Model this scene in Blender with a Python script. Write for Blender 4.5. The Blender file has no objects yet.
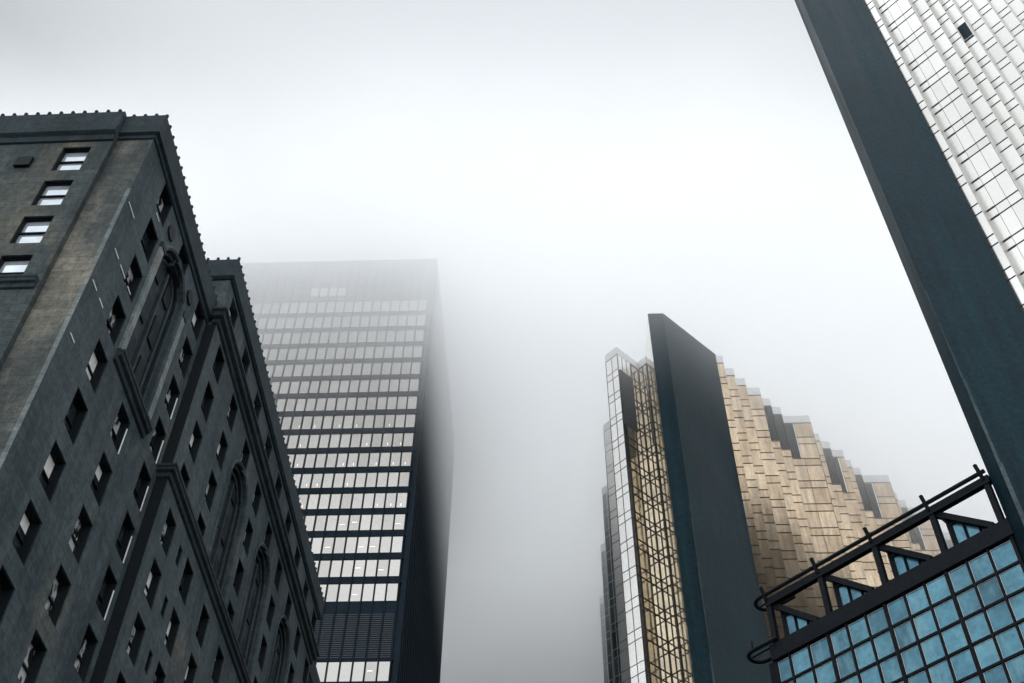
import bpy, math, random
import numpy as np
from mathutils import Vector, Matrix

random.seed(7)
scene = bpy.context.scene
COL = scene.collection
EYE = 1.6                      # camera height above the street
PI = math.pi
S2 = math.sqrt(2.0)

# ------------------------------------------------------------------ materials
def new_mat(name):
    m = bpy.data.materials.new(name)
    m.use_nodes = True
    nt = m.node_tree
    for n in list(nt.nodes):
        nt.nodes.remove(n)
    out = nt.nodes.new('ShaderNodeOutputMaterial')
    return m, nt, out

def N(nt, kind, **kw):
    n = nt.nodes.new(kind)
    for k, v in kw.items():
        setattr(n, k, v)
    return n

def principled(nt, out, base=None, rough=0.5, metal=0.0, spec=0.5):
    b = N(nt, 'ShaderNodeBsdfPrincipled')
    if base is not None:
        b.inputs['Base Color'].default_value = (*base, 1)
    b.inputs['Roughness'].default_value = rough
    b.inputs['Metallic'].default_value = metal
    b.inputs['Specular IOR Level'].default_value = spec
    nt.links.new(b.outputs[0], out.inputs['Surface'])
    return b

def noise(nt, vec, scale, detail=4.0, rough=0.55):
    n = N(nt, 'ShaderNodeTexNoise')
    n.inputs['Scale'].default_value = scale
    n.inputs['Detail'].default_value = detail
    n.inputs['Roughness'].default_value = rough
    nt.links.new(vec, n.inputs['Vector'])
    return n.outputs['Fac']

def ramp(nt, fac, stops):
    r = N(nt, 'ShaderNodeValToRGB')
    els = r.color_ramp.elements
    while len(els) < len(stops):
        els.new(0.5)
    for e, (p, c) in zip(els, stops):
        e.position = p
        e.color = (*c, 1) if len(c) == 3 else c
    nt.links.new(fac, r.inputs['Fac'])
    return r.outputs['Color']

def mixc(nt, fac, a, b, mode='MIX'):
    m = N(nt, 'ShaderNodeMix', data_type='RGBA', blend_type=mode)
    for i, v in ((6, a), (7, b)):
        if isinstance(v, tuple):
            m.inputs[i].default_value = (*v, 1)
        else:
            nt.links.new(v, m.inputs[i])
    if isinstance(fac, float):
        m.inputs[0].default_value = fac
    else:
        nt.links.new(fac, m.inputs[0])
    return m.outputs[2]

def scaled(nt, vec, s):
    m = N(nt, 'ShaderNodeMapping')
    m.inputs['Scale'].default_value = s
    nt.links.new(vec, m.inputs['Vector'])
    return m.outputs[0]

def bump(nt, h, bsdf, strength, dist=0.05):
    b = N(nt, 'ShaderNodeBump')
    b.inputs['Strength'].default_value = strength
    b.inputs['Distance'].default_value = dist
    nt.links.new(h, b.inputs['Height'])
    nt.links.new(b.outputs[0], bsdf.inputs['Normal'])

def pos(nt):
    return N(nt, 'ShaderNodeNewGeometry').outputs['Position']

def stone_mat(name, dark, mid, warm, warm_lo, warm_hi, joints=True):
    m, nt, out = new_mat(name)
    b = principled(nt, out, rough=0.85, spec=0.25)
    p = pos(nt)
    big = noise(nt, p, 0.16, 5, 0.6)
    streak = noise(nt, scaled(nt, p, (1.0, 1.0, 0.10)), 0.8, 4, 0.6)
    c = ramp(nt, big, [(0.30, dark), (0.62, mid)])
    c = mixc(nt, 0.55, c, ramp(nt, streak, [(0.35, dark), (0.68, mid)]))
    wf = noise(nt, scaled(nt, p, (0.7, 0.7, 0.30)), 0.35, 5, 0.65)
    c = mixc(nt, ramp(nt, wf, [(warm_lo, (0, 0, 0)), (warm_hi, (1, 1, 1))]), c, warm)
    fine = noise(nt, p, 2.6, 6, 0.8)
    c = mixc(nt, 0.85, c, ramp(nt, fine, [(0.28, (0.35, 0.35, 0.35)), (0.72, (1.65, 1.65, 1.65))]), 'MULTIPLY')
    if joints:
        co = N(nt, 'ShaderNodeTexCoord')
        sx = N(nt, 'ShaderNodeSeparateXYZ'); nt.links.new(p, sx.inputs[0])
        ad_ = N(nt, 'ShaderNodeMath', operation='ADD'); nt.links.new(sx.outputs['X'], ad_.inputs[0]); nt.links.new(sx.outputs['Y'], ad_.inputs[1])
        cx = N(nt, 'ShaderNodeCombineXYZ'); nt.links.new(ad_.outputs[0], cx.inputs['X']); nt.links.new(sx.outputs['Z'], cx.inputs['Y'])
        bt = N(nt, 'ShaderNodeTexBrick')
        bt.inputs['Scale'].default_value = 1.0
        for k, v in (('Mortar Size', 0.018), ('Mortar Smooth', 0.3), ('Brick Width', 1.1), ('Row Height', 0.58), ('Bias', 0.0)):
            bt.inputs[k].default_value = v
        bt.inputs['Color1'].default_value = (0.82, 0.82, 0.82, 1); bt.inputs['Color2'].default_value = (1.2, 1.2, 1.18, 1); bt.inputs['Mortar'].default_value = (0.5, 0.5, 0.5, 1)
        nt.links.new(cx.outputs[0], bt.inputs['Vector'])
        c = mixc(nt, 0.8, c, bt.outputs['Color'], 'MULTIPLY')
    nt.links.new(c, b.inputs['Base Color'])
    bump(nt, fine, b, 0.35, 0.05)
    return m

def plain_mat(name, col, rough=0.5, metal=0.0, var=0.15, scale=3.0, spec=0.5, bumpy=0.0):
    m, nt, out = new_mat(name)
    b = principled(nt, out, rough=rough, metal=metal, spec=spec)
    f = noise(nt, pos(nt), scale, 4, 0.6)
    lo = tuple(x * (1 - var) for x in col)
    hi = tuple(min(1, x * (1 + var)) for x in col)
    nt.links.new(ramp(nt, f, [(0.3, lo), (0.7, hi)]), b.inputs['Base Color'])
    if bumpy:
        bump(nt, f, b, bumpy, 0.03)
    return m

def panel_mat(name, cols, rough, metal, grid, mottle=None, warp=0.02, big_var=0.25, spv=0.14, stretch=(1, 1, 1)):
    """reflective cladding: a tint of its own for every panel, some mottling and a slight warp of each sheet"""
    m, nt, out = new_mat(name)
    b = principled(nt, out, rough=rough, metal=metal)
    p = pos(nt)
    at = N(nt, 'ShaderNodeAttribute', attribute_name='panel_tint')
    c = ramp(nt, at.outputs['Fac'], [(i / (len(cols) - 1), k) for i, k in enumerate(cols)])
    cloud = noise(nt, scaled(nt, p, stretch), 0.35, 4, 0.6)
    c = mixc(nt, 1.0, c, ramp(nt, cloud, [(0.3, (1 - big_var,) * 3), (0.7, (1 + big_var * 0.4,) * 3)]), 'MULTIPLY')
    sp = noise(nt, p, 2.2, 4, 0.7)
    c = mixc(nt, 1.0, c, ramp(nt, sp, [(0.25, (1 - spv,) * 3), (0.7, (1 + spv * 0.5,) * 3)]), 'MULTIPLY')
    if mottle:
        col, lo, hi = mottle
        st = noise(nt, scaled(nt, p, (1.2, 1.2, 0.35)), 0.55, 5, 0.7)
        c = mixc(nt, ramp(nt, st, [(lo, (0, 0, 0)), (hi, (1, 1, 1))]), c, col)
    nt.links.new(c, b.inputs['Base Color'])
    bump(nt, noise(nt, p, 0.8, 2, 0.5), b, warp, 0.3)
    return m

M = {}
M['stone'] = stone_mat('weathered_stone', (0.010, 0.020, 0.026), (0.050, 0.066, 0.072), (0.095, 0.092, 0.076), 0.58, 0.78)
M['stone_front'] = stone_mat('mottled_front_stone', (0.012, 0.020, 0.022), (0.048, 0.060, 0.060), (0.095, 0.090, 0.070), 0.50, 0.72)
M['stone_light'] = stone_mat('lightened_stone', (0.085, 0.11, 0.115), (0.13, 0.15, 0.15), (0.20, 0.19, 0.16), 0.45, 0.7)
M['stone_warm'] = stone_mat('sooty_sandstone', (0.018, 0.026, 0.027), (0.075, 0.080, 0.074), (0.20, 0.18, 0.142), 0.40, 0.66)
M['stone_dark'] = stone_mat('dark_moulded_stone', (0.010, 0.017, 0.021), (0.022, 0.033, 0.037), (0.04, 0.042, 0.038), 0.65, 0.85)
M['stone_copper'] = stone_mat('blackened_parapet', (0.009, 0.018, 0.022), (0.018, 0.030, 0.035), (0.025, 0.035, 0.037), 0.65, 0.85)
M['pale_stone'] = plain_mat('pale_strip', (0.42, 0.46, 0.46), 0.7)
M['sash'] = plain_mat('black_sash', (0.008, 0.011, 0.013), 0.6, spec=0.08)
M['white_paint'] = plain_mat('white_sash_paint', (0.62, 0.64, 0.64), 0.5)
M['blind'] = plain_mat('linen_blind', (0.55, 0.55, 0.52), 0.9)
M['hotel_glass'] = plain_mat('old_window_glass', (0.62, 0.67, 0.71), 0.05, 0.62, 0.15, 1.2, bumpy=0.12)
def patchy_glass(name, lo, hi, a, b):
    m, nt, out = new_mat(name)
    bs = principled(nt, out, rough=0.06, metal=0.6)
    f = noise(nt, scaled(nt, pos(nt), (1, 1.6, 0.9)), 1.3, 3, 0.5)
    nt.links.new(ramp(nt, f, [(a, lo), (b, hi)]), bs.inputs['Base Color'])
    bump(nt, f, bs, 0.5, 0.05)
    return m
M['side_glass'] = patchy_glass('glint_patched_glass', (0.03, 0.035, 0.038), (0.95, 0.97, 0.96), 0.44, 0.56)  # bright and dark patches painted in for broken sky reflections
M['dim_glass'] = plain_mat('dim_old_glass', (0.02, 0.026, 0.03), 0.15, 0.2, 0.5, 2.5, spec=0.2, bumpy=0.4)
M['tower_steel'] = plain_mat('black_painted_steel', (0.0055, 0.0125, 0.0195), 0.5, 0.0, 0.25, 0.6, spec=0.06)
M['tower_glass'] = panel_mat('bronze_grey_glass', [(0.375, 0.355, 0.33), (0.44, 0.42, 0.395), (0.41, 0.39, 0.365)], 0.15, 0.95, None, warp=0.0, big_var=0.03, spv=0.04)
M['louvre'] = plain_mat('dark_louvre', (0.018, 0.026, 0.032), 0.5, 0.0, 0.3, 1.0)
M['slab'] = None
M['gold'] = panel_mat('gold_mirror_glass', [(0.50, 0.375, 0.255), (0.61, 0.475, 0.335), (0.65, 0.515, 0.37), (0.55, 0.42, 0.29)], 0.14, 0.92, None,
                      mottle=((0.42, 0.28, 0.17), 0.62, 0.80), warp=0.03, big_var=0.34, spv=0.10, stretch=(4.5, 4.5, 0.55))  # brown mottling coloured in for reflected clouds
M['gold_bright'] = panel_mat('bright_gold_glass', [(0.62, 0.555, 0.45), (0.72, 0.66, 0.56), (0.67, 0.605, 0.50)], 0.06, 0.92, None, warp=0.03)
M['silver'] = panel_mat('sky_whitened_glass', [(0.635, 0.617, 0.582), (0.73, 0.712, 0.675), (0.68, 0.662, 0.627), (0.75, 0.733, 0.70)], 0.2, 0.95, None, warp=0.0, big_var=0.04, spv=0.03)  # gold glass whitened: the sky it reflects is put into the colour
M['silver_west'] = panel_mat('sky_cream_glass', [(0.82, 0.80, 0.765), (0.90, 0.88, 0.845), (0.86, 0.84, 0.805), (0.92, 0.90, 0.87)], 0.22, 0.9, None, warp=0.0, big_var=0.04, spv=0.03)  # brighter copy, reflected sky again put into the colour of gold glass
M['silver_return'] = plain_mat('brushed_silver_return', (0.50, 0.485, 0.46), 0.5, 0.8, 0.05, 1.0)
M['dark_glass'] = panel_mat('dark_toned_glass', [(0.012, 0.020, 0.024), (0.035, 0.05, 0.055), (0.02, 0.03, 0.035)], 0.15, 0.0, None, warp=0.03)
M['parapet'] = plain_mat('grey_metal_parapet', (0.60, 0.60, 0.59), 0.35, 0.85, 0.08)
M['joint'] = plain_mat('dark_joint', (0.030, 0.027, 0.025), 0.6, spec=0.2)
M['brown_joint'] = plain_mat('brown_joint', (0.055, 0.045, 0.036), 0.6, spec=0.2)
M['black_steel'] = plain_mat('black_gantry_steel', (0.0065, 0.0085, 0.0115), 0.6, 0.0, 0.3, spec=0.08)
M['seal'] = plain_mat('grey_glazing_seal', (0.50, 0.52, 0.52), 0.6)
M['blue_glass'] = panel_mat('teal_glass', [(0.044, 0.135, 0.185), (0.070, 0.205, 0.275), (0.092, 0.245, 0.315), (0.055, 0.165, 0.225)], 0.25, 0.5, None,
                            mottle=((0.14, 0.29, 0.33), 0.52, 0.76), warp=0.06, big_var=0.4, spv=0.35)
M['asphalt'] = plain_mat('asphalt', (0.05, 0.05, 0.052), 0.85, 0, 0.3, 4)
M['paving'] = plain_mat('concrete_paving', (0.28, 0.28, 0.27), 0.85, 0, 0.2, 2)
M['earth'] = plain_mat('city_ground', (0.12, 0.12, 0.12), 0.9, 0, 0.2, 0.2)
M['paint'] = plain_mat('road_paint', (0.75, 0.75, 0.72), 0.6)
M['far'] = plain_mat('far_tower_cladding', (0.035, 0.055, 0.065), 0.5, 0, 0.2, 0.1)

def slab_mat():
    m, nt, out = new_mat('wet_dark_granite')
    b = principled(nt, out, rough=0.45, spec=0.06)
    p = pos(nt)
    blot = noise(nt, p, 0.10, 5, 0.6)
    drip = noise(nt, scaled(nt, p, (1, 1, 0.05)), 0.9, 4, 0.6)
    c = ramp(nt, blot, [(0.3, (0.0028, 0.0115, 0.0165)), (0.7, (0.0085, 0.0280, 0.0375))])
    c = mixc(nt, 0.5, c, ramp(nt, drip, [(0.35, (0.0022, 0.0100, 0.0145)), (0.72, (0.0115, 0.036, 0.047))]))
    f = noise(nt, p, 2.6, 6, 0.8)
    c = mixc(nt, 0.8, c, ramp(nt, f, [(0.25, (0.35,) * 3), (0.75, (1.65,) * 3)]), 'MULTIPLY')
    nt.links.new(c, b.inputs['Base Color'])
    nt.links.new(ramp(nt, drip, [(0.3, (0.32,) * 3), (0.7, (0.55,) * 3)]), b.inputs['Roughness'])
    bump(nt, f, b, 0.15, 0.02)
    return m
M['slab'] = slab_mat()
M['edge_tone'] = stone_mat('pale_granite_edge', (0.006, 0.016, 0.021), (0.035, 0.055, 0.062), (0.07, 0.09, 0.095), 0.45, 0.75, joints=False)

def lamp_mat():
    m, nt, out = new_mat('ceiling_light')
    e = N(nt, 'ShaderNodeEmission')
    e.inputs['Color'].default_value = (1.0, 0.93, 0.8, 1)
    e.inputs['Strength'].default_value = 1.1
    nt.links.new(e.outputs[0], out.inputs['Surface'])
    return m
M['lamp'] = lamp_mat()

# ------------------------------------------------------------------ object helpers
class Root:
    """an Empty at the base of a thing; its parts are built in the thing's own street-aligned frame"""
    def __init__(self, name, label, cat, x, y, yaw=0.0, kind=None, z=-EYE):
        self.o = bpy.data.objects.new(name, None)
        COL.objects.link(self.o)
        self.o.empty_display_size = 1
        self.x, self.y, self.z, self.yaw = x, y, z, math.radians(yaw)
        c, s = math.cos(-self.yaw), math.sin(-self.yaw)
        self.o.location = (c * x - s * y, s * x + c * y, z + EYE)
        self.o.rotation_euler = (0, 0, -self.yaw)
        self.o['label'] = label
        self.o['category'] = cat
        if kind:
            self.o['kind'] = kind
    def off(self):
        return np.array([self.x, self.y, self.z])

class MB:
    def __init__(self):
        self.v, self.f, self.t = [], [], []
    def poly(self, pts, tint=0.5):
        n = len(self.v)
        self.v += [tuple(p) for p in pts]
        self.f.append(tuple(range(n, n + len(pts))))
        self.t.append(tint)
    def box(self, x0, x1, y0, y1, z0, z1, tint=0.5):
        self.obox((x0, y0), (x1, y0), (x1, y1), (x0, y1), z0, z1, tint)
    def obox(self, a, b, c, d, z0, z1, tint=0.5):
        self.prism([a, b, c, d], z0, z1, tint)
    def prism(self, plan, z0, z1, tint=0.5):
        """closed prism over a counter-clockwise plan"""
        n = len(self.v); k = len(plan)
        self.v += [(p[0], p[1], z0) for p in plan] + [(p[0], p[1], z1) for p in plan]
        fs = [tuple(n + i for i in reversed(range(k))), tuple(n + k + i for i in range(k))]
        for i in range(k):
            j = (i + 1) % k
            fs.append((n + i, n + j, n + k + j, n + k + i))
        self.f += fs
        self.t += [tint] * len(fs)
    def bar(self, p, q, w, h, up=(0, 0, 1)):
        """a square bar from p to q, w wide across and h along up"""
        p, q, up = Vector(p), Vector(q), Vector(up)
        d = (q - p).normalized()
        s = d.cross(up)
        if s.length < 1e-6:
            s = d.cross(Vector((0, 1, 0)))
        s.normalize()
        u = s.cross(d).normalized()
        n = len(self.v)
        for e in (p, q):
            for a, b in ((-1, -1), (1, -1), (1, 1), (-1, 1)):
                self.v.append(tuple(e + s * (a * w / 2) + u * (b * h / 2)))
        for f in ((0, 1, 2, 3), (7, 6, 5, 4), (0, 4, 5, 1), (1, 5, 6, 2), (2, 6, 7, 3), (3, 7, 4, 0)):
            self.f.append(tuple(n + i for i in f)); self.t.append(0.5)
    def tube(self, pts, r, seg=8):
        pts = [Vector(p) for p in pts]
        n = len(self.v)
        for i, p in enumerate(pts):
            d = (pts[min(i + 1, len(pts) - 1)] - pts[max(i - 1, 0)]).normalized()
            a = d.orthogonal().normalized() if abs(d.z) > 0.9 else d.cross(Vector((0, 0, 1))).normalized()
            b = d.cross(a)
            for k in range(seg):
                t = 2 * PI * k / seg
                self.v.append(tuple(p + (a * math.cos(t) + b * math.sin(t)) * r))
        for i in range(len(pts) - 1):
            for k in range(seg):
                k2 = (k + 1) % seg
                self.f.append((n + i * seg + k, n + i * seg + k2, n + (i + 1) * seg + k2, n + (i + 1) * seg + k)); self.t.append(0.5)
        self.f.append(tuple(n + k for k in reversed(range(seg)))); self.t.append(0.5)
        self.f.append(tuple(n + (len(pts) - 1) * seg + k for k in range(seg))); self.t.append(0.5)
    def mesh(self, name, mat, off=(0, 0, 0)):
        me = bpy.data.meshes.new(name)
        off = np.array(off, float)
        me.from_pydata([tuple(np.array(v) - off) for v in self.v], [], self.f)
        a = me.attributes.new('panel_tint', 'FLOAT', 'FACE')
        a.data.foreach_set('value', np.array(self.t, dtype=np.float32))
        me.materials.append(M[mat])
        me.update()
        return me
    def build(self, name, mat, root, parent=None, kind=None, label=None):
        o = bpy.data.objects.new(name, self.mesh(name, mat, root.off()))
        COL.objects.link(o)
        o.parent = parent if parent is not None else root.o
        if kind: o['kind'] = kind
        if label: o['label'] = label
        return o

def place(mesh, name, root, loc, rz=0.0, parent=None):
    """a part that repeats: shares its mesh; loc in the thing's street frame (or the parent's own frame)"""
    o = bpy.data.objects.new(name, mesh)
    COL.objects.link(o)
    if parent is not None:
        o.parent = parent; o.location = loc
    else:
        o.parent = root.o; o.location = tuple(np.array(loc) - root.off())
    o.rotation_euler = (0, 0, rz)
    return o

# ------------------------------------------------------------------ camera
F_PX = 1161.056
pitch, roll, yaw = math.radians(49.298), math.radians(0.768), math.radians(2.6)
Fv = Vector((0, math.cos(pitch), math.sin(pitch)))
R0 = Vector((1, 0, 0)); U0 = Vector((0, -math.sin(pitch), math.cos(pitch)))
Rv = R0 * math.cos(roll) + U0 * math.sin(roll)
Uv = -R0 * math.sin(roll) + U0 * math.cos(roll)
RZ = Matrix.Rotation(yaw, 3, 'Z')
Fv, Rv, Uv = RZ @ Fv, RZ @ Rv, RZ @ Uv
cam = bpy.data.cameras.new('camera')
cam.sensor_width = 36.0
cam.lens = F_PX / 1024 * 36.0
cam.clip_start = 0.1
cam.clip_end = 5000
camo = bpy.data.objects.new('camera', cam)
COL.objects.link(camo)
camo.matrix_world = Matrix(((Rv.x, Uv.x, -Fv.x, 0), (Rv.y, Uv.y, -Fv.y, 0), (Rv.z, Uv.z, -Fv.z, EYE), (0, 0, 0, 1)))
scene.camera = camo

def project(p, yawdeg=0.0):
    """picture position of a street-frame point (used only to skip windows far outside the frame)"""
    a = -math.radians(yawdeg)
    v = Vector((math.cos(a) * p[0] - math.sin(a) * p[1], math.sin(a) * p[0] + math.cos(a) * p[1], p[2]))
    z = v.dot(Fv)
    if z <= 0.1:
        return None
    return 512 + F_PX * v.dot(Rv) / z, 341.5 - F_PX * v.dot(Uv) / z
def near_frame(p, yawdeg=0.0, m=90):
    q = project(p, yawdeg)
    return q is not None and -m < q[0] < 1024 + m and -m < q[1] < 683 + m

# ================================================================== HOTEL
HY = 0.63
hotel = Root('hotel', 'dark sooty stone hotel with small sash windows and knobbed parapet', 'hotel', -22.3, 33.13, HY)
GZ = -EYE

def wall_cells(mb, to3, u0, u1, v0, v1, holes, depth):
    """a wall face cut by rectangular openings, each with reveals `depth` deep; to3(u, v, d) gives the point d behind the face"""
    us = sorted({u0, u1, *[h[0] for h in holes], *[h[1] for h in holes]})
    vs = sorted({v0, v1, *[h[2] for h in holes], *[h[3] for h in holes]})
    us = [u for u in us if u0 <= u <= u1]; vs = [v for v in vs if v0 <= v <= v1]
    for i in range(len(us) - 1):
        for j in range(len(vs) - 1):
            cu, cv = (us[i] + us[i + 1]) / 2, (vs[j] + vs[j + 1]) / 2
            if any(h[0] < cu < h[1] and h[2] < cv < h[3] for h in holes):
                continue
            mb.poly([to3(us[i], vs[j], 0), to3(us[i + 1], vs[j], 0), to3(us[i + 1], vs[j + 1], 0), to3(us[i], vs[j + 1], 0)])
    for h in holes:
        d = h[4] if len(h) > 4 else depth
        a, b, c, e = h[0], h[1], h[2], h[3]
        mb.poly([to3(a, c, 0), to3(a, c, d), to3(b, c, d), to3(b, c, 0)])
        mb.poly([to3(a, e, 0), to3(b, e, 0), to3(b, e, d), to3(a, e, d)])
        mb.poly([to3(a, c, 0), to3(a, e, 0), to3(a, e, d), to3(a, c, d)])
        mb.poly([to3(b, c, 0), to3(b, c, d), to3(b, e, d), to3(b, e, 0)])

WW, WH, WD = 1.60, 2.36, 0.46          # window opening

def window_meshes(w, h, d):
    fr = MB()
    t = 0.09
    fr.box(-w / 2, -w / 2 + t, d - 0.10, d + 0.02, 0, h); fr.box(w / 2 - t, w / 2, d - 0.10, d + 0.02, 0, h)
    fr.box(-w / 2 + t, w / 2 - t, d - 0.10, d + 0.02, h - t, h); fr.box(-w / 2 + t, w / 2 - t, d - 0.10, d + 0.02, 0, t)
    fr.box(-w / 2 + t, w / 2 - t, d - 0.08, d + 0.02, h * 0.5 - 0.045, h * 0.5 + 0.045)
    for a, b, c, e in ((-w / 2 + .003, -w / 2 + .05, .003, h - .003), (w / 2 - .05, w / 2 - .003, .003, h - .003), (-w / 2 + .05, w / 2 - .05, .003, .05), (-w / 2 + .05, w / 2 - .05, h - .05, h - .003)):
        fr.box(a, b, 0.05, d - 0.101, c, e)                              # frame lining, black so that it also stands for the reveal's shade
    pa = MB()
    g = d + 0.03
    pa.poly([(-w / 2, g, 0), (w / 2, g, 0), (w / 2, g, h), (-w / 2, g, h)])
    return fr.mesh('window', 'sash'), pa.mesh('pane', 'hotel_glass'), pa.mesh('pane', 'side_glass'), pa.mesh('pane', 'dim_glass')
win_me, pane_me, pane2_me, pane3_me = window_meshes(WW, WH, WD)
fwin_me, pane_me, _p, _q = window_meshes(WW, WH, 0.28)
swin_me, span_me, _p, span2_me = window_meshes(0.6, 1.25, 0.35)
blind_me = []
for fr in (0.30, 0.46, 0.62):
    b = MB(); b.poly([(-WW / 2 + 0.1, WD + 0.022, WH * (1 - fr)), (WW / 2 - 0.1, WD + 0.022, WH * (1 - fr)), (WW / 2 - 0.1, WD + 0.022, WH - 0.1), (-WW / 2 + 0.1, WD + 0.022, WH - 0.1)])
    blind_me.append(b.mesh('blind', 'blind'))
jb = MB(); jb.box(WW / 2 - 0.10, WW / 2 - 0.03, 0.02, 0.06, 0.1, WH - 0.5)
jamb_me = jb.mesh('jamb_strip', 'white_paint')
n_win = [0]
def put_window(x, y, z, rz, small=False, jamb=False, dim=False):
    w = place(swin_me if small else (win_me if rz else fwin_me), 'window', hotel, (x, y, z), rz)
    place((span2_me if small else (pane3_me if dim else random.choice((pane2_me, pane2_me, pane2_me, pane3_me)))) if rz else pane_me, 'pane', hotel, (0, 0, 0), 0, w)
    r = random.random()
    if not small and r < (0.12 if rz else 0.0):
        place(random.choice(blind_me), 'blind', hotel, (0, 0, 0), 0, w)
    if jamb:
        place(jamb_me, 'jamb_strip', hotel, (0, 0, 0), 0, w)
    n_win[0] += 1

XA, XB = -22.3, -21.63             # side wall planes of the corner wing and of the long wing
YF, YFL = 33.13, 32.78             # front wall, and its slightly projecting left part
XL = -24.35                        # where that part ends
YB, YE = 46.75, 84.6               # the long wing
ZA, ZB = 59.2, 63.55                # parapet tops
def side_pt(X):
    return lambda u, v, d: (X - d, u, v)
def front_pt(Y):
    return lambda u, v, d: (u, Y + d, v)

# openings -------------------------------------------------------------
rows = [57.03 - 3.48 * k for k in range(0, 13)]
def rect(c, top, w=WW, h=WH):
    return (c - w / 2, c + w / 2, top - h, top)
jambs = {(41.1, 3), (41.1, 4), (45.5, 3), (45.5, 4), (45.5, 5), (45.5, 6), (45.5, 2)}
holesA, wa = [], []
ARCH_A = (40.75, 2.15, 44.6, 53.2)       # centre, half width, foot, spring
for c in (36.8, 41.1, 45.5):
    for k, top in enumerate(rows):
        if c == 41.1 and 44.0 < top < 55.9:
            continue
        if c == 45.5 and top > 55.0 and False:
            continue
        if not near_frame((XA, c, top - 1), HY):
            continue
        holesA.append(rect(c, top)); wa.append((c, top, (c, k) in jambs))
holesA.append((ARCH_A[0] - ARCH_A[1], ARCH_A[0] + ARCH_A[1], ARCH_A[2], ARCH_A[3] + ARCH_A[1], 0.55))
mb = MB()
wall_cells(mb, side_pt(XA), YF, YB, GZ, 58.0, holesA, WD + 0.02)
mb.build('wall', 'stone', hotel)
for c, top, j in wa:
    put_window(XA, c, top - WH, PI / 2, jamb=j, dim=(c < 40 and top < 44))

holesB, wb, ws = [], [], []
archB = [57.75, 66.4, 75.05]
colsB = [48.9 + 4.325 * k for k in range(9)]
for i, c in enumerate(colsB):
    for k, top in enumerate(rows):
        top -= 0.35
        if i in (2, 4, 6) and 43.9 < top < 55:
            continue
        if not near_frame((XB, c, top - 1), HY):
            continue
        holesB.append(rect(c, top)); wb.append((c, top))
    top = 61.35
    holesB.append(rect(c - 0.1, top, 1.7, 2.3)); wb.append((c - 0.1, top))
for k, top in enumerate(rows):
    if top < 44 and near_frame((XB, 51.2, top - 1), HY, 20):
        holesB.append((50.9, 51.5, top - 0.35 - 1.6, top - 0.35 - 0.35)); ws.append((51.2, top - 0.35 - 1.6))
for c in archB:
    holesB.append((c - 2.2, c + 2.2, 44.3, 52.1 + 2.2, 0.6))
mb = MB()
wall_cells(mb, side_pt(XB), YB, YE, GZ, 61.9, holesB, WD + 0.02)
mb.poly([(XB, YB, GZ), (XB, YB, 61.9), (-40, YB, 61.9), (-40, YB, GZ)])
mb.poly([(XB, YE, GZ), (-40, YE, GZ), (-40, YE, 61.9), (XB, YE, 61.9)])
mb.poly([(XB, YB, 61.9), (XB, YE, 61.9), (-40, YE, 61.9), (-40, YB, 61.9)])
mb.build('wall', 'stone', hotel)
for c, top in wb:
    put_window(XB, c, top - (2.3 if top > 60 else WH), PI / 2)
m_ = MB(); m_.box(XA + 0.02, XB + 0.003, YB - 0.035, YB - 0.003, GZ, 56.9); m_.build('dark_groove_strip', 'sash', hotel)  # flat near-black strip, its colour standing for the dark of a recessed groove
for c, z in ws:
    put_window(XB, c, z, PI / 2, small=True)

# front wall: warm corner pier and the projecting bay to its left
mb = MB()
wall_cells(mb, front_pt(YF), XL, XA, GZ, 58.0, [], 0)
mb.build('corner_pier', 'stone_warm', hotel)
frows = [55.86 - 3.36 * k for k in range(12)]
holesF = []
for c in (-26.22, -30.9):
    for top in frows:
        if 41.0 < top < 44.9 or not near_frame((c, YFL, top - 1), HY):
            continue
        if c == -30.9 and top > 50: continue
        holesF.append(rect(c, top))
mb = MB()
wall_cells(mb, front_pt(YFL), -46.0, XL, GZ, 58.0, holesF, 0.30)
mb.poly([(XL, YFL, GZ), (XL, YF, GZ), (XL, YF, 58.0), (XL, YFL, 58.0)])
mb.build('wall', 'stone_front', hotel)
for h in holesF:
    put_window((h[0] + h[1]) / 2, YFL, h[2], 0)
# roofs of the corner wing, and the lower far wing
mb = MB()
mb.poly([(-46, YFL, 58.0), (XL, YFL, 58.0), (XL, YF, 58.0), (XA, YF, 58.0), (XA, YB, 58.0), (-46, YB, 58.0)])
mb.poly([(-46, YFL, GZ), (-46, YFL, 58.0), (-46, YB, 58.0), (-46, YB, GZ)])
mb.build('roof', 'stone_dark', hotel)
holesC = []
for c in (87.2, 91.5, 95.8):
    for top in rows:
        if near_frame((XA, c, top - 1), HY):
            holesC.append(rect(c, top))
mb = MB()
wall_cells(mb, side_pt(XA), YE, 99, GZ, 58.0, holesC, WD + 0.02)
mb.poly([(XA, 99, GZ), (-40, 99, GZ), (-40, 99, 58.0), (XA, 99, 58.0)])
mb.poly([(XA, YE, 58.0), (XA, 99, 58.0), (-40, 99, 58.0), (-40, YE, 58.0)])
mb.build('wall', 'stone', hotel)
for h in holesC:
    put_window(XA, (h[0] + h[1]) / 2, h[2], PI / 2)

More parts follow.
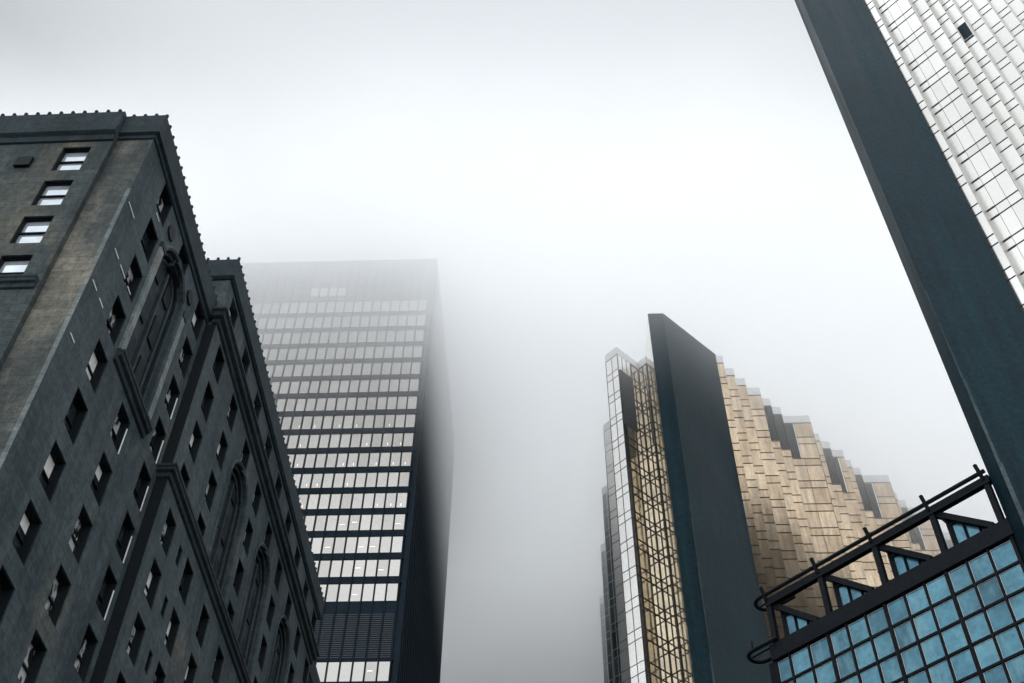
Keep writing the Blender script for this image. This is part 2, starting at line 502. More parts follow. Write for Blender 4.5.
# arched recesses ------------------------------------------------------
def arch(X, c, hw, z0, zs, depth, strips, boss):
    seg = 18
    fill = MB()                       # the two spandrels that turn the square opening into an arch
    arcp = [(c + hw * math.cos(PI * i / seg), zs + hw * math.sin(PI * i / seg)) for i in range(seg + 1)]
    zt = zs + hw
    for side in (0, 1):
        pts = arcp[:seg // 2 + 1] if side == 0 else arcp[seg // 2:]
        cu = c + hw if side == 0 else c - hw
        for i in range(len(pts) - 1):
            a, b = pts[i], pts[i + 1]
            fill.poly([(X, cu, zt), (X, a[0], a[1]), (X, b[0], b[1])])
            fill.poly([(X, a[0], a[1]), (X - depth, a[0], a[1]), (X - depth, b[0], b[1]), (X, b[0], b[1])])
    fill.build('spandrel', 'stone', hotel)
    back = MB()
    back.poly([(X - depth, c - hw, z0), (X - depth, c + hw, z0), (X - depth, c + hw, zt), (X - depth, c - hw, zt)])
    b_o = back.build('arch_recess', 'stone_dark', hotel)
    for r, (rr, w) in enumerate(((hw + 0.16, 0.15), (hw - 0.16, 0.12), (hw - 0.55, 0.12))):
        mo = MB()
        xx = X - (0.0, 0.25, 0.45)[r]
        path = [(xx, c + rr, z0)] + [(xx, c + rr * math.cos(PI * i / seg), zs + rr * math.sin(PI * i / seg)) for i in range(seg + 1)] + [(xx, c - rr, z0)]
        mo.tube(path, w, 6)
        mo.build('arch_moulding', 'stone' if r == 0 else 'stone_dark', hotel)
    for k, (u, ww) in enumerate(strips):
        m_ = MB()
        m_.box(X - depth, X - depth + 0.22, u - ww / 2, u + ww / 2, z0 + 0.3, zs + (hw * 0.55 if abs(u - c) < 0.5 else 0.1))
        m_.build('arch_pier', 'stone_dark', hotel)
    for z in np.arange(z0 + 1.2, zs + 0.5, 3.48):
        for sgn in (-1, 1):
            w = MB()
            w.box(X - depth + 0.004, X - depth + 0.10, c + sgn * 0.95 - 0.45, c + sgn * 0.95 + 0.45, z, z + 2.0)
            wo = w.build('window', 'sash', hotel)
            p = MB()
            x_ = X - depth + 0.112
            p.poly([(x_, c + sgn * 0.95 - 0.36, z + 0.1), (x_, c + sgn * 0.95 + 0.36, z + 0.1), (x_, c + sgn * 0.95 + 0.36, z + 1.9), (x_, c + sgn * 0.95 - 0.36, z + 1.9)])
            p.build('pane', 'sash', hotel, wo)
    if boss:
        for u in (c - hw - 0.05, c + hw + 0.45):
            m_ = MB()
            m_.tube([(X + 0.003, u, 55.5), (X + 0.07, u, 55.5), (X + 0.12, u, 55.5)], 0.5, 8)
            m_.build('boss', 'sash', hotel)
    ke = MB()
    ke.prism([(X, c - 0.25), (X + 0.12, c - 0.2), (X + 0.12, c + 0.2), (X, c + 0.25)], zt - 0.2, zt + 0.3)
    ke.build('keystone', 'stone_dark', hotel)
arch(XA, ARCH_A[0], ARCH_A[1], ARCH_A[2], ARCH_A[3], 0.55, [(ARCH_A[0], 0.25)], True)
for c in archB:
    arch(XB, c, 2.2, 44.3, 52.1, 0.6, [(c, 0.25), (c - 1.75, 0.3), (c + 1.75, 0.3)], False)
# flanking pilasters of the corner-wing bay
for u in (38.2, 43.35):
    m_ = MB(); m_.box(XA + 0.003, XA + 0.16, u - 0.25, u + 0.25, 44.6, 53.4)
    m_.build('pilaster', 'stone_light', hotel)  # paler stone puts the pilaster's lit look into its colour
    m_ = MB(); m_.box(XA + 0.003, XA + 0.22, u - 0.30, u + 0.30, 53.4, 53.8)
    m_.build('capital', 'stone_dark', hotel)

# string courses and cornices -------------------------------------------
def course(name, mat, profile, path):
    """mouldings: profile = [(out, z)...] swept along plan path [(x, y, nx, ny)...] with mitred corners given in nx, ny"""
    m_ = MB()
    for i in range(len(path) - 1):
        a, b = path[i], path[i + 1]
        for j in range(len(profile) - 1):
            (o0, z0), (o1, z1) = profile[j], profile[j + 1]
            m_.poly([(a[0] + a[2] * o0, a[1] + a[3] * o0, z0), (b[0] + b[2] * o0, b[1] + b[3] * o0, z0),
                     (b[0] + b[2] * o1, b[1] + b[3] * o1, z1), (a[0] + a[2] * o1, a[1] + a[3] * o1, z1)])
    for e in (path[0], path[-1]):
        m_.poly([(e[0] + e[2] * o, e[1] + e[3] * o, z) for o, z in profile])
    return m_.build(name, mat, hotel)
ledge_prof = [(0.0, 43.65), (0.14, 43.7), (0.18, 43.95), (0.36, 44.02), (0.40, 44.2), (0.46, 44.25), (0.46, 44.4), (0.0, 44.45)]
course('ledge', 'stone_dark', ledge_prof, [(XA, 37.9, 1, 0), (XA, 43.6, 1, 0)])
course('ledge', 'stone_dark', [(o * 0.75, z - 0.65) for o, z in ledge_prof], [(-46, YFL, 0, -1), (XL - 0.15, YFL, 0, -1)])
course('string_course', 'stone_dark', ledge_prof, [(XA, YB, 0, -1), (XB, YB, 1, -1), (XB, YE, 1, 0)])
e_prof = [(0.0, 56.95), (0.16, 57.05), (0.2, 57.3), (0.45, 57.4), (0.5, 57.7), (0.66, 57.8), (0.66, 57.95), (0.0, 58.1)]
course('string_course', 'stone_dark', e_prof, [(XA + 0.4, YB, 0, -1), (XB, YB, 1, -1), (XB, YE, 1, 0)])
cor = [(0.0, 57.0), (0.10, 57.05), (0.12, 57.3), (0.30, 57.4), (0.32, 57.95), (0.26, 58.05), (0.30, ZA), (0.0, ZA)]
course('cornice', 'stone_copper', cor, [(XL - 0.25, YF, 0, -1), (XA, YF, 1, -1), (XA, YB - 0.05, 1, 0)])
corl = [(0.0, 56.4), (0.12, 56.45), (0.14, 56.9), (0.36, 57.1), (0.38, 57.5), (0.26, 57.6), (0.28, ZA), (0.0, ZA)]
course('cornice', 'stone_copper', corl, [(-46, YFL, 0, -1), (XL + 0.02, YFL, 0, -1)])
course('cornice', 'stone_copper', cor, [(XA, YE, 1, 0), (XA, 99, 1, 0)])
corb = [(0.0, 61.6), (0.12, 61.65), (0.28, 61.8), (0.30, ZB), (0.0, ZB)]
course('parapet', 'stone_copper', corb, [(-27, YB, 0, -1), (XB, YB, 1, -1), (XB, YE, 1, 1), (-27, YE, 0, 1)])

# knobs along the parapets ----------------------------------------------
kn = MB()
kn.tube([(0, 0, -0.05), (0, 0, 0.07)], 0.07, 8)
kn.tube([(0, 0, 0.07), (0, 0, 0.13), (0, 0, 0.19), (0, 0, 0.23)], 0.105, 8)
knob_me = kn.mesh('parapet_knob', 'stone_copper')
kpts = []
for i in range(20): kpts.append((XA + 0.24, YF - 0.12 + 0.70 * i, ZA))
for i in range(4): kpts.append((XA - 0.35 - 0.66 * i, YF - 0.20, ZA))
for i in range(12): kpts.append((XL - 0.35 - 0.69 * i, YFL - 0.22, ZA))
kb = [(XB + 0.24, YB - 0.2 + 0.70 * i, ZB) for i in range(55)]
kpts += kb[:55]
for i in range(3): kpts.append((XB - 0.5 - 0.7 * i, YB - 0.24, ZB))
for i in range(5): kpts.append((XA + 0.24, YE + 0.6 + 0.7 * i, ZA))
for p in kpts:
    if p[1] < YB or p[2] > 60 or p[1] > YE:
        place(knob_me, 'parapet_knob', hotel, p)

# carved bosses on the front and pale stone strips on the side
m_ = MB(); m_.box(-29.15, -28.3, YFL - 0.2, YFL - 0.003, 53.9, 54.75); m_.build('boss', 'sash', hotel)
m_ = MB()
m_.tube([(-30.2, YFL - 0.003, 52.2), (-30.2, YFL - 0.12, 52.2), (-30.2, YFL - 0.18, 52.2)], 0.7, 16)
m_.build('boss', 'sash', hotel)
for (a, b, z) in ((33.45, 34.5, 51.15), (34.05, 34.73, 47.8), (35.1, 36.0, 47.8), (36.5, 37.05, 47.8), (33.45, 34.1, 44.4), (34.6, 35.2, 44.4), (33.6, 34.2, 40.6), (36.3, 36.9, 54.3)):
    m_ = MB(); m_.box(XA + 0.003, XA + 0.03, a, b, z, z + 0.10); m_.build('pale_strip', 'pale_stone', hotel)
# quoin edge of the corner
m_ = MB(); m_.box(XA - 0.20, XA + 0.03, YF - 0.03, YF - 0.003, GZ, 52.0); m_.build('corner_edge', 'stone_light', hotel)

# ================================================================== BLACK OFFICE TOWER
TX0, TX1, TY0, TY1, TZ = -66.0, -17.9, 115.0, 159.5, 155.4
tower = Root('office_tower', 'black steel office tower with rows of pale windows fading into fog', 'office tower', TX1, TY0)
PIT, FL, SILL0 = 1.47, 3.715, 86.10
WGH, WGW = 2.68, 1.27
mb = MB()
mb.box(TX0, TX1, TY0 + 0.25, TY1, GZ, TZ)
mb.build('body', 'tower_steel', tower)
sills = [SILL0 + FL * k for k in range(0, 16)] + [SILL0 - FL * k for k in range(3, 9)]
allf = sorted(sills)
ncol = int((TX1 - TX0 - 1.0) / PIT)
x_right = TX1 - 0.95
sp = MB()                               # spandrels between the window bands
edges = [GZ]
for s in allf:
    sp.box(TX0 + 0.02, TX1 - 0.5, TY0, TY0 + 0.25, edges[-1], s)
    edges.append(s + WGH)
sp.box(TX0 + 0.02, TX1 - 0.5, TY0, TY0 + 0.25, edges[-1], TZ - 0.02)
sp.build('spandrel', 'tower_steel', tower)
fins = MB()
for i in range(ncol + 1):
    x = x_right + 0.11 - i * PIT
    fins.box(x - 0.07, x + 0.07, TY0 - 0.16, TY0 - 0.002, GZ, TZ - 0.6)
    fins.box(x - 0.09, x + 0.09, TY0 + 0.002, TY0 + 0.22, GZ, TZ - 0.6)
fins.box(TX1 - 0.5, TX1 + 0.05, TY0 - 0.10, TY0 + 0.25, GZ, TZ - 0.01)
fo = fins.build('mullion_grid', 'tower_steel', tower)
sf = MB()
for i in range(int((TY1 - TY0) / 1.5)):
    y = TY0 + 1.0 + 1.5 * i
    sf.box(TX1 + 0.002, TX1 + 0.17, y - 0.06, y + 0.06, GZ, TZ - 0.6)
sf.build('mullion_grid', 'tower_steel', tower)
lv = MB()
for i in range(ncol):
    x = x_right - i * PIT - WGW / 2
    for z in np.arange(SILL0 - 2 * FL - 0.6, SILL0 - 1.9, 0.30):
        lv.box(x - 0.60, x + 0.60, TY0 - 0.05, TY0 - 0.002, z, z + 0.10)
lv.build('louvre_band', 'louvre', tower)
lv = MB()
for z in np.arange(145.0, 153.5, 0.45):
    lv.box(TX0 + 1, TX1 - 0.8, TY0 - 0.05, TY0 - 0.002, z, z + 0.14)
lv.build('louvre_band', 'louvre', tower)
wins = []
for s in allf:
    for i in range(ncol):
        wins.append((s, x_right - i * PIT - WGW / 2))
vis = [w for w in wins if (lambda p: p and p[1] < 700 and p[0] > 236)(project((w[1], TY0, w[0] + 1.2)))]
# hidden behind the hotel: left of the line of its parapet
def hidden(w):
    p = project((w[1], TY0, w[0] + 1.2))
    return p[0] < 236 + 0.251 * (p[1] - 255) - 8 if p[1] < 600 else p[0] < 305
vis = [w for w in vis if not hidden(w)]
vis.sort(key=lambda w: w[0])
single = set(vis[:100])
rest = MB()
for s, x in wins:
    if (s, x) in single:
        continue
    rest.poly([(x - WGW / 2, TY0 + 0.09, s), (x + WGW / 2, TY0 + 0.09, s), (x + WGW / 2, TY0 + 0.09, s + WGH), (x - WGW / 2, TY0 + 0.09, s + WGH)], random.random())
rest.build('windows', 'tower_glass', tower, kind='stuff')
wm = []
for k in range(5):
    w = MB(); w.poly([(-WGW / 2, 0, 0), (WGW / 2, 0, 0), (WGW / 2, 0, WGH), (-WGW / 2, 0, WGH)], k / 4); wm.append(w.mesh('window', 'tower_glass'))
lm = MB(); lm.poly([(-0.32, -0.012, 1.0), (0.32, -0.012, 1.0), (0.32, -0.012, 1.10), (-0.32, -0.012, 1.10)])
lamp_me = lm.mesh('ceiling_light', 'lamp')
lm = MB(); lm.poly([(-0.04, -0.012, 0.35), (0.02, -0.012, 0.35), (0.02, -0.012, 0.8), (-0.04, -0.012, 0.8)])
lamp2_me = lm.mesh('ceiling_light', 'lamp')
for s, x in vis[:100]:
    w = place(random.choice(wm), 'window', tower, (x, TY0 + 0.09, s))
    r = random.random()
    low = s < SILL0 + 3.5 * FL
    if low and r < 0.30:
        place(lamp_me, 'ceiling_light', tower, (random.uniform(-0.25, 0.25), 0, random.choice((0, 0.35))), 0, w)
    elif not low and r < 0.35:
        place(lamp2_me, 'ceiling_light', tower, (random.uniform(-0.3, 0.5), 0, 0), 0, w)
m_ = MB()
for i in range(4):
    m_.box(-37.9 + 1.47 * i, -36.6 + 1.47 * i, TY0 - 0.08, TY0 - 0.06, 146.0, 147.9)
m_.build('roof_level_window', 'tower_glass', tower)

# ================================================================== GOLD TOWER
US = 88.0
RZT = 1.44 * US
gold = Root('gold_tower', 'faceted gold and silver mirror glass tower with dark granite slab in front', 'office tower', 0.19 * US, 1.19 * US)
A = lambda x, y: (x * US, y * US)
m_ = MB()
m_.prism([A(.1635, 1.187), A(.1876, 1.187), A(.2785, 1.2775), A(.2785, 1.37), A(.1635, 1.37)], GZ, RZT)
m_.build('granite_slab', 'slab', gold)
for (za, zb, w_) in ((58, 71, .20), (71, 83, .12), (83, 92, .07)):  # paler strips on the slab's corner, narrower towards the top
    m_ = MB(); m_.obox((.1876 * US - w_, 1.187 * US - .006), (.1876 * US, 1.187 * US - .006), (.1876 * US, 1.187 * US), (.1876 * US - w_, 1.187 * US), za + .01, zb - .01)
    m_.build('pale_edge', 'edge_tone', gold)
m_ = MB()                                 # thin metal coping on the slab
m_.prism([A(.1632, 1.1866), A(.1878, 1.1866), A(.279, 1.2773), A(.279, 1.28), A(.186, 1.1886), A(.1632, 1.1886)], RZT + 0.003, RZT + 0.22)
m_.build('coping', 'black_steel', gold)

FLZ, GAP, Z0L = 0.0495 * US, 0.0155 * US, 1.0415 * US
def levels(ztop, zbot, f=FLZ, g=GAP, z0=Z0L):
    out = []
    k = math.floor((zbot - z0) / f) - 1
    while z0 + k * f - g < ztop:
        for z in (z0 + k * f - g, z0 + k * f):
            if zbot + 0.05 < z < ztop - 0.05:
                out.append(z)
        k += 1
    return sorted(out)

def facade(root, parent, p, q, z0, z1, ncols, mat, lines=None, bar=0.05, jmat='joint', vbar=True, proud=0.03, vw=None, groove=0.0):
    """glass panels from p to q (plan, seen from the right-hand side) with their joints as thin bars"""
    zs = [z0] + (lines if lines is not None else levels(z1, z0)) + [z1]
    g = MB()
    P, Q = Vector((*p, 0)), Vector((*q, 0))
    for i in range(ncols):
        a, b = P.lerp(Q, i / ncols), P.lerp(Q, (i + 1) / ncols)
        for j in range(len(zs) - 1):
            g.poly([(a.x, a.y, zs[j]), (b.x, b.y, zs[j]), (b.x, b.y, zs[j + 1]), (a.x, a.y, zs[j + 1])], random.random())
    o = g.build('glass_panels', mat, root, parent)
    d = (Q - P).normalized(); n = Vector((d.y, -d.x, 0))
    jt = MB()
    for z in zs[1:-1]:
        jt.bar((P.x + n.x * proud / 2 + d.x * 0.02, P.y + n.y * proud / 2 + d.y * 0.02, z), (Q.x + n.x * proud / 2 - d.x * 0.02, Q.y + n.y * proud / 2 - d.y * 0.02, z), proud, bar)
    if vbar:
        for i in range(0, ncols + 1):
            a = P.lerp(Q, i / ncols)
            w = vw or bar
            if i == 0: a = a + d * w * 0.5
            if i == ncols: a = a - d * w * 0.5
            e = proud * 1.2
            jt.obox(*[(a.x + d.x * sx * w / 2 + n.x * sy, a.y + d.y * sx * w / 2 + n.y * sy) for sx, sy in ((-1, e), (1, e), (1, 0.002), (-1, 0.002))], z0, z1)
    if jt.v:
        jt.build('mullion_grid', jmat, root, o if parent is None else parent)
    return o
def parapet(root, parent, p, q, z0, z1, t=0.25):
    P, Q = Vector((*p, 0)), Vector((*q, 0))
    d = (Q - P).normalized(); n = Vector((d.y, -d.x, 0))
    m_ = MB()
    m_.obox((P.x + n.x * .03, P.y + n.y * .03), (Q.x + n.x * .03, Q.y + n.y * .03), (Q.x - n.x * t, Q.y - n.y * t), (P.x - n.x * t, P.y - n.y * t), z0, z1)
    m_.build('parapet', 'parapet', root, parent)

PZ = 1.423 * US
# silver corner and its re-entrant gold notch
C0, C1, C2, C3 = A(.0962, 1.2725), A(.1147, 1.254), A(.1500, 1.2893), A(.1632, 1.2761)
o = facade(gold, None, C0, C1, 20, PZ, 2, 'silver_west', bar=0.06, proud=0.04, vw=0.05); parapet(gold, o, C0, C1, PZ, RZT)
L12 = lambda t: tuple(np.array(C1) + (np.array(C2) - np.array(C1)) * t)
# upper end of the notch's long side: silver, then the dark vent panel, then gold below
o = facade(gold, None, C1, L12(.62), 1.388 * US, PZ, 3, 'silver_west', lines=[], bar=0.07); parapet(gold, o, C1, C2, PZ, RZT)
v = MB()
for i in range(9):
    a, b = L12(.06 + i * .062), L12(.06 + (i + .8) * .062)
    d = (Vector((*b, 0)) - Vector((*a, 0))).normalized(); n = Vector((d.y, -d.x, 0))
    v.obox((a[0] + n.x * .08, a[1] + n.y * .08), (b[0] + n.x * .08, b[1] + n.y * .08), (b[0] - n.x * .3, b[1] - n.y * .3), (a[0] - n.x * .3, a[1] - n.y * .3), 1.265 * US, 1.387 * US)
v.obox(L12(.03), L12(.62), tuple(np.array(L12(.62)) + (-.2, .2)), tuple(np.array(L12(.03)) + (-.2, .2)), 1.265 * US, 1.387 * US)
v.build('vent_panel', 'louvre', gold)
facade(gold, None, C1, L12(.14), 20, 1.265 * US, 1, 'dark_glass', bar=0.10)
facade(gold, None, L12(.14), C2, 20, 1.265 * US, 2, 'gold_bright', bar=0.09, proud=0.08, vw=0.10, jmat='joint')
facade(gold, None, L12(.62), C2, 1.265 * US, PZ, 1, 'gold_bright', bar=0.09, proud=0.08, vw=0.10)
o = facade(gold, None, C2, C3, 20, PZ, 2, 'gold_bright', bar=0.09, proud=0.08, vw=0.10); parapet(gold, o, C2, C3, PZ, RZT)
m_ = MB(); m_.poly([(.1632 * US, 1.2765 * US, 20), (.1632 * US, 1.1872 * US, 20), (.1632 * US, 1.1872 * US, RZT - .3), (.1632 * US, 1.2765 * US, RZT - .3)]); m_.build('added_mirror_strip', 'gold_bright', gold)  # mirror added over the slab's side so the gold lattice carries on by reflection
# stepped west side: first tooth silver, later ones coloured for the dark they reflect; grey parapets
prev = C0
for k, (yy, mat) in enumerate(((1.4185, 'silver_west'), (1.5820, 'dark_glass'), (1.7440, 'dark_glass'), (1.9090, 'dark_glass'))):
    a, b = A(.0958, yy + .0150), A(.1108, yy)
    o = facade(gold, None, a, b, 20, PZ, 1 if k == 0 else 2, mat, bar=0.06, jmat='joint' if k == 0 else 'parapet'); parapet(gold, o, a, b, PZ, RZT)
    m_ = MB(); m_.poly([(*prev, 20), (*b, 20), (*b, RZT), (*prev, RZT)][::-1]); m_.build('glass_panels', 'silver_west', gold)
    prev = a
# stepped east side
bays = [(.2785, .2895, 1.2780, 0, 1), (.2895, .3105, 1.307, 0, 1), (.3105, .331, 1.330, 0, 1), (.331, .358, 1.353, 0, 1),
        (.358, .378, 1.379, 1, 1), (.378, .398, 1.400, 1, 1), (.398, .450, 1.422, .42, 2), (.450, .4725, 1.468, 0, 1), (.4725, .493, 1.488, 1, 1),
        (.493, .520, 1.510, .6, 1), (.520, .538, 1.537, 0, 1), (.538, .558, 1.558, 1, 1), (.558, .612, 1.579, .4, 2)]
x, y = .612, 1.627
for i in range(14):
    w = (.0225, .0205, .052, .0225, .027, .0205)[i % 6]
    bays.append((x, x + w, y, (0, 1, .35, 0, 1, 0)[i % 6] if i > 0 else 0, 2 if w > .04 else 1))
    x += w; y += w * 1.0
prevp = None
for (x0, x1, yy, dark, nc) in bays:
    yy = 1.278 + (yy - 1.278) * 0.985
    p, q = A(x0, yy), A(x1, yy)
    zt = PZ
    zd = 1.34 * US
    b0 = None
    if dark == 1:
        b0 = facade(gold, None, p, q, 25, zd, nc, 'gold', bar=0.10, jmat='brown_joint', proud=0.05, vbar=(nc == 2), vw=0.02)
    elif dark == 0:
        b0 = facade(gold, None, p, q, 25, PZ, nc, 'gold', bar=0.10, jmat='brown_joint', proud=0.05, vbar=(nc == 2), vw=0.02)
    else:
        xm = x0 + (x1 - x0) * dark
        b0 = facade(gold, None, p, q, 25, zd, nc, 'gold', bar=0.10, jmat='brown_joint', proud=0.05, vbar=(nc == 2), vw=0.02)
        facade(gold, None, A(xm, yy), q, zd, PZ, 1, 'gold', bar=0.10, jmat='brown_joint', proud=0.05, vbar=(nc == 2), vw=0.02)
    if dark:
        xe = x1 if dark == 1 else x0 + (x1 - x0) * dark
        v = MB()
        nb = max(3, int((xe - x0) * US / 0.28))
        for i in range(nb):
            u0 = x0 * US + (xe - x0) * US * i / nb
            v.box(u0, u0 + (xe - x0) * US / nb * 0.6, yy * US + 0.05, yy * US + 0.3, zd, PZ)
        v.box(x0 * US, xe * US, yy * US + 0.3, yy * US + 0.4, zd, PZ)
        v.build('vent_panel', 'louvre', gold)
    parapet(gold, b0, p, q, PZ, RZT)
    if prevp is not None:
        m_ = MB(); m_.poly([(*prevp, 25), (*p, 25), (*p, RZT), (*prevp, RZT)]); m_.build('glass_panels', 'gold', gold)
    prevp = q
# core and roof behind the facets
roofplan = [C0, C1, C2, C3]
m_ = MB()
flat = [A(.1635, 1.37), A(.2785, 1.37)]
m_.prism([A(.118, 1.30), A(.16, 1.32), A(.27, 1.34), A(.90, 1.97), A(.90, 2.0), A(.118, 2.0)], GZ, RZT - 1.2)
m_.build('core', 'louvre', gold)

# ================================================================== SILVER TOWER on the right
UT = 112.0
silver = Root('silver_tower', 'white mirror tiled tower edged by a tall dark granite pier', 'office tower', .2581 * UT, .4985 * UT)
B = lambda x, y: (x * UT, y * UT)
STZ = 148.0
m_ = MB()
m_.prism([B(.2581, .4985), B(.3162, .4985), B(.3162, .56), B(.30, .56), B(.2581, .5138)], GZ, STZ)
m_.build('granite_pier', 'slab', silver)
for (za, zb, w_) in ((30, 52, .30), (52, 60, .22), (60, 70, .12)):  # paler strips on the pier's left edge, narrower towards the top
    m_ = MB(); m_.box(.2581 * UT, .2581 * UT + w_, .4985 * UT - .006, .4985 * UT, za + .01, zb - .01)
    m_.build('pale_edge', 'edge_tone', silver)
plan = [(.3182, .5020), (.3232, .4970), (.3313, .5051), (.3502, .4862), (.3597, .4957), (.3672, .4882),
        (.3763, .5000), (.3833, .4930), (.3922, .5044), (.3994, .4972)]
xx, yy = .4098, .5066
for i in range(8):
    plan.append((xx, yy)); plan.append((xx + .0076, yy - .0076))
    xx += .0193; yy += .0036
F2, G2, Z2 = .0388 * UT, .0107 * UT, .9970 * UT
def lev2(a, b): return levels(b, a, F2, G2, Z2)
wins_open = None
for i in range(0, len(plan) - 1, 2):
    p, q = plan[i], plan[i + 1]
    if i == 2:
        mid = tuple(np.array(p) + (np.array(q) - np.array(p)) * .27)
        facade(silver, None, B(*p), B(*mid), 30, STZ - 1, 1, 'silver', lines=lev2(30, STZ - 1), bar=0.18, proud=0.04, vbar=False)
        p = mid
    o = facade(silver, None, B(*p), B(*q), 30, STZ - 1, 2 if i == 2 else 1, 'silver', lines=lev2(30, STZ - 1), bar=0.11, proud=0.03, vbar=(i == 2), vw=0.02, jmat='joint')
    parapet(silver, o, B(*p), B(*q), STZ - 1, STZ)
    if i + 2 < len(plan):
        r = plan[i + 2]
        facade(silver, None, B(*q), B(*r), 30, STZ - 1, 1, 'silver_return', lines=[], vbar=False)
    # the one dark panel that stands open
    L = lev2(30, STZ - 1)
    for j in range(len(L) - 1):
        if L[j + 1] - L[j] > G2 * 1.3:
            c = project(((p[0] + q[0]) / 2 * UT, (p[1] + q[1]) / 2 * UT, (L[j] + L[j + 1]) / 2))
            if c:
                e = (c[0] - 963) ** 2 + (c[1] - 28) ** 2
                if wins_open is None or e < wins_open[0]:
                    wins_open = (e, p, q, L[j], L[j + 1])
_, p, q, za, zb = wins_open
p_, q_ = Vector((*B(*p), 0)), Vector((*B(*q), 0)); d = (q_ - p_).normalized(); n = Vector((d.y, -d.x, 0))
m_ = MB()
a, b = p_ + d * 0.06 + n * 0.03, q_ - d * 0.06 + n * 0.03
m_.obox((a.x, a.y), (b.x, b.y), (b.x - n.x * .02, b.y - n.y * .02), (a.x - n.x * .02, a.y - n.y * .02), za + 0.25, zb - 0.05)
wo = m_.build('dark_panel', 'slab', silver)
m_ = MB()
for (s, t) in ((a, b),):
    m_.bar((s.x + n.x * .03, s.y + n.y * .03, za + .2), (t.x + n.x * .03, t.y + n.y * .03, za + .2), .08, .06)
    m_.bar((s.x + n.x * .03, s.y + n.y * .03, za + .2), (s.x + n.x * .03, s.y + n.y * .03, zb), .06, .06)
m_.build('panel_frame', 'parapet', silver, wo)
m_ = MB()
m_.prism([B(.335, .53), B(.53, .53), B(.53, .62), B(.335, .62)], GZ, STZ - 2)
m_.build('core', 'louvre', silver)

# ================================================================== GLASS HALL between the two towers
CH = (.2581 + .5138) * UT                 # plane x + y = CH
KH = CH / 91.512
hall = Root('glass_hall', 'teal glazed hall with black steel roof frame, railings and gabled skylights', 'atrium', (CH - 21.7 * KH * S2) / 2, (CH + 21.7 * KH * S2) / 2)
def H(L, z, inw=0.0):
    """L along the front (to the left), z above the eye, inw behind the glass plane"""
    L, z = L * KH, z * KH
    return ((CH - L * S2) / 2 + inw / S2, (CH + L * S2) / 2 + inw / S2, z)
n_in = Vector((1 / S2, 1 / S2, 0))
def hbox(mb, La, Lb, za, zb, i0, i1):
    a, b, c, d = H(Lb, 0, i0), H(La, 0, i0), H(La, 0, i1), H(Lb, 0, i1)
    mb.obox(a[:2], b[:2], c[:2], d[:2], za * KH, zb * KH)
Ledges = [21.62, 23.42, 25.06, 26.68, 28.42, 30.06, 31.69, 33.32, 34.95, 36.58, 38.35, 40.06, 41.36]
Zrows = [50.15 - 1.975 * k for k in range(0, 12)]
# body behind the glass
m_ = MB()
m_.obox(H(41.4, 0, .35)[:2], H(21.6, 0, .35)[:2], H(21.6, 0, 16)[:2], H(41.4, 0, 16)[:2], GZ, 51.5 * KH)
m_.build('hall_body', 'louvre', hall)
for i in range(len(Ledges) - 1):
    wr = 0.24 if i % 3 == 0 else 0.14
    wl = 0.24 if (i + 1) % 3 == 0 else 0.14
    for j in range(len(Zrows) - 1):
        La, Lb, zt, zb = Ledges[i] + wr / 2 + .02, Ledges[i + 1] - wl / 2 - .02, Zrows[j] - .11, Zrows[j + 1] + .09
        if not near_frame(H((La + Lb) / 2, (zt + zb) / 2), 0, 60):
            continue
        s = MB(); hbox(s, La, Lb, zb, zt, 0.10, 0.16)
        so = s.build('window', 'seal', hall)
        g = MB()
        e = .05
        a, b = H(Lb - e, zb + e, .095), H(La + e, zb + e, .095)
        c, d_ = H(La + e, zt - e, .095), H(Lb - e, zt - e, .095)
        g.poly([a, b, c, d_], random.random())
        g.build('pane', 'blue_glass', hall, so)
m_ = MB()
for i, L in enumerate(Ledges):
    w = 0.24 if i % 3 == 0 else 0.14
    hbox(m_, L - w / 2, L + w / 2, -1, 50.2, -.05, .30)
hbox(m_, 41.3, 42.0, -1, 50.2, .05, .5)
for z in Zrows[1:]:
    hbox(m_, 21.6, 41.4, z - .10, z + .08, -.03, .28)
m_.build('mullion_grid', 'black_steel', hall)
m_ = MB(); hbox(m_, 21.3, 41.5, 50.15, 51.5, -.2, .9); m_.build('fascia_beam', 'black_steel', hall)
posts = [40.95, 36.04, 31.15, 26.25, 21.80]
for L in posts:
    m_ = MB(); hbox(m_, L - .20, L + .20, 51.3, 55.05, -.15, .25); po = m_.build('post', 'black_steel', hall)
    m_ = MB(); m_.bar(H(L + .02, 55.2, -.2), H(L + .12, 56.5, -.5), .2, .2); m_.build('bracket', 'black_steel', hall, po)
m_ = MB(); hbox(m_, 21.45, 41.1, 54.85, 55.48, -.22, .22); m_.build('top_rail', 'black_steel', hall)
def loop(Lend, z, r, Ls):
    pts = [H(Ls, z, -.3), H(Lend, z, -.3)]
    for i in range(1, 13):
        t = PI * i / 12
        pts.append(H(Lend + r * math.sin(t), z, -.3 + r * KH * (1 - math.cos(t))))
    pts.append(H(Lend - 2.0, z, -.3 + 2 * r * KH))
    return pts
m_ = MB(); m_.tube(loop(41.45, 55.8, .9, 21.5), .15); m_.build('hand_rail', 'black_steel', hall)
m_ = MB(); m_.tube([H(41.0, 55.5, .2), H(42.3, 55.8, .6)], .07); m_.build('rail_arm', 'black_steel', hall)
m_ = MB(); m_.tube(loop(42.9, 51.7, .9, 40.6), .15); m_.build('hand_rail', 'black_steel', hall)
m_ = MB(); m_.tube([H(41.6, 51.6, .2), H(43.7, 51.9, .6)], .07); m_.tube([H(42.9, 51.6, -.3), H(42.9, 52.5, -.3)], .08); m_.build('rail_arm', 'black_steel', hall)
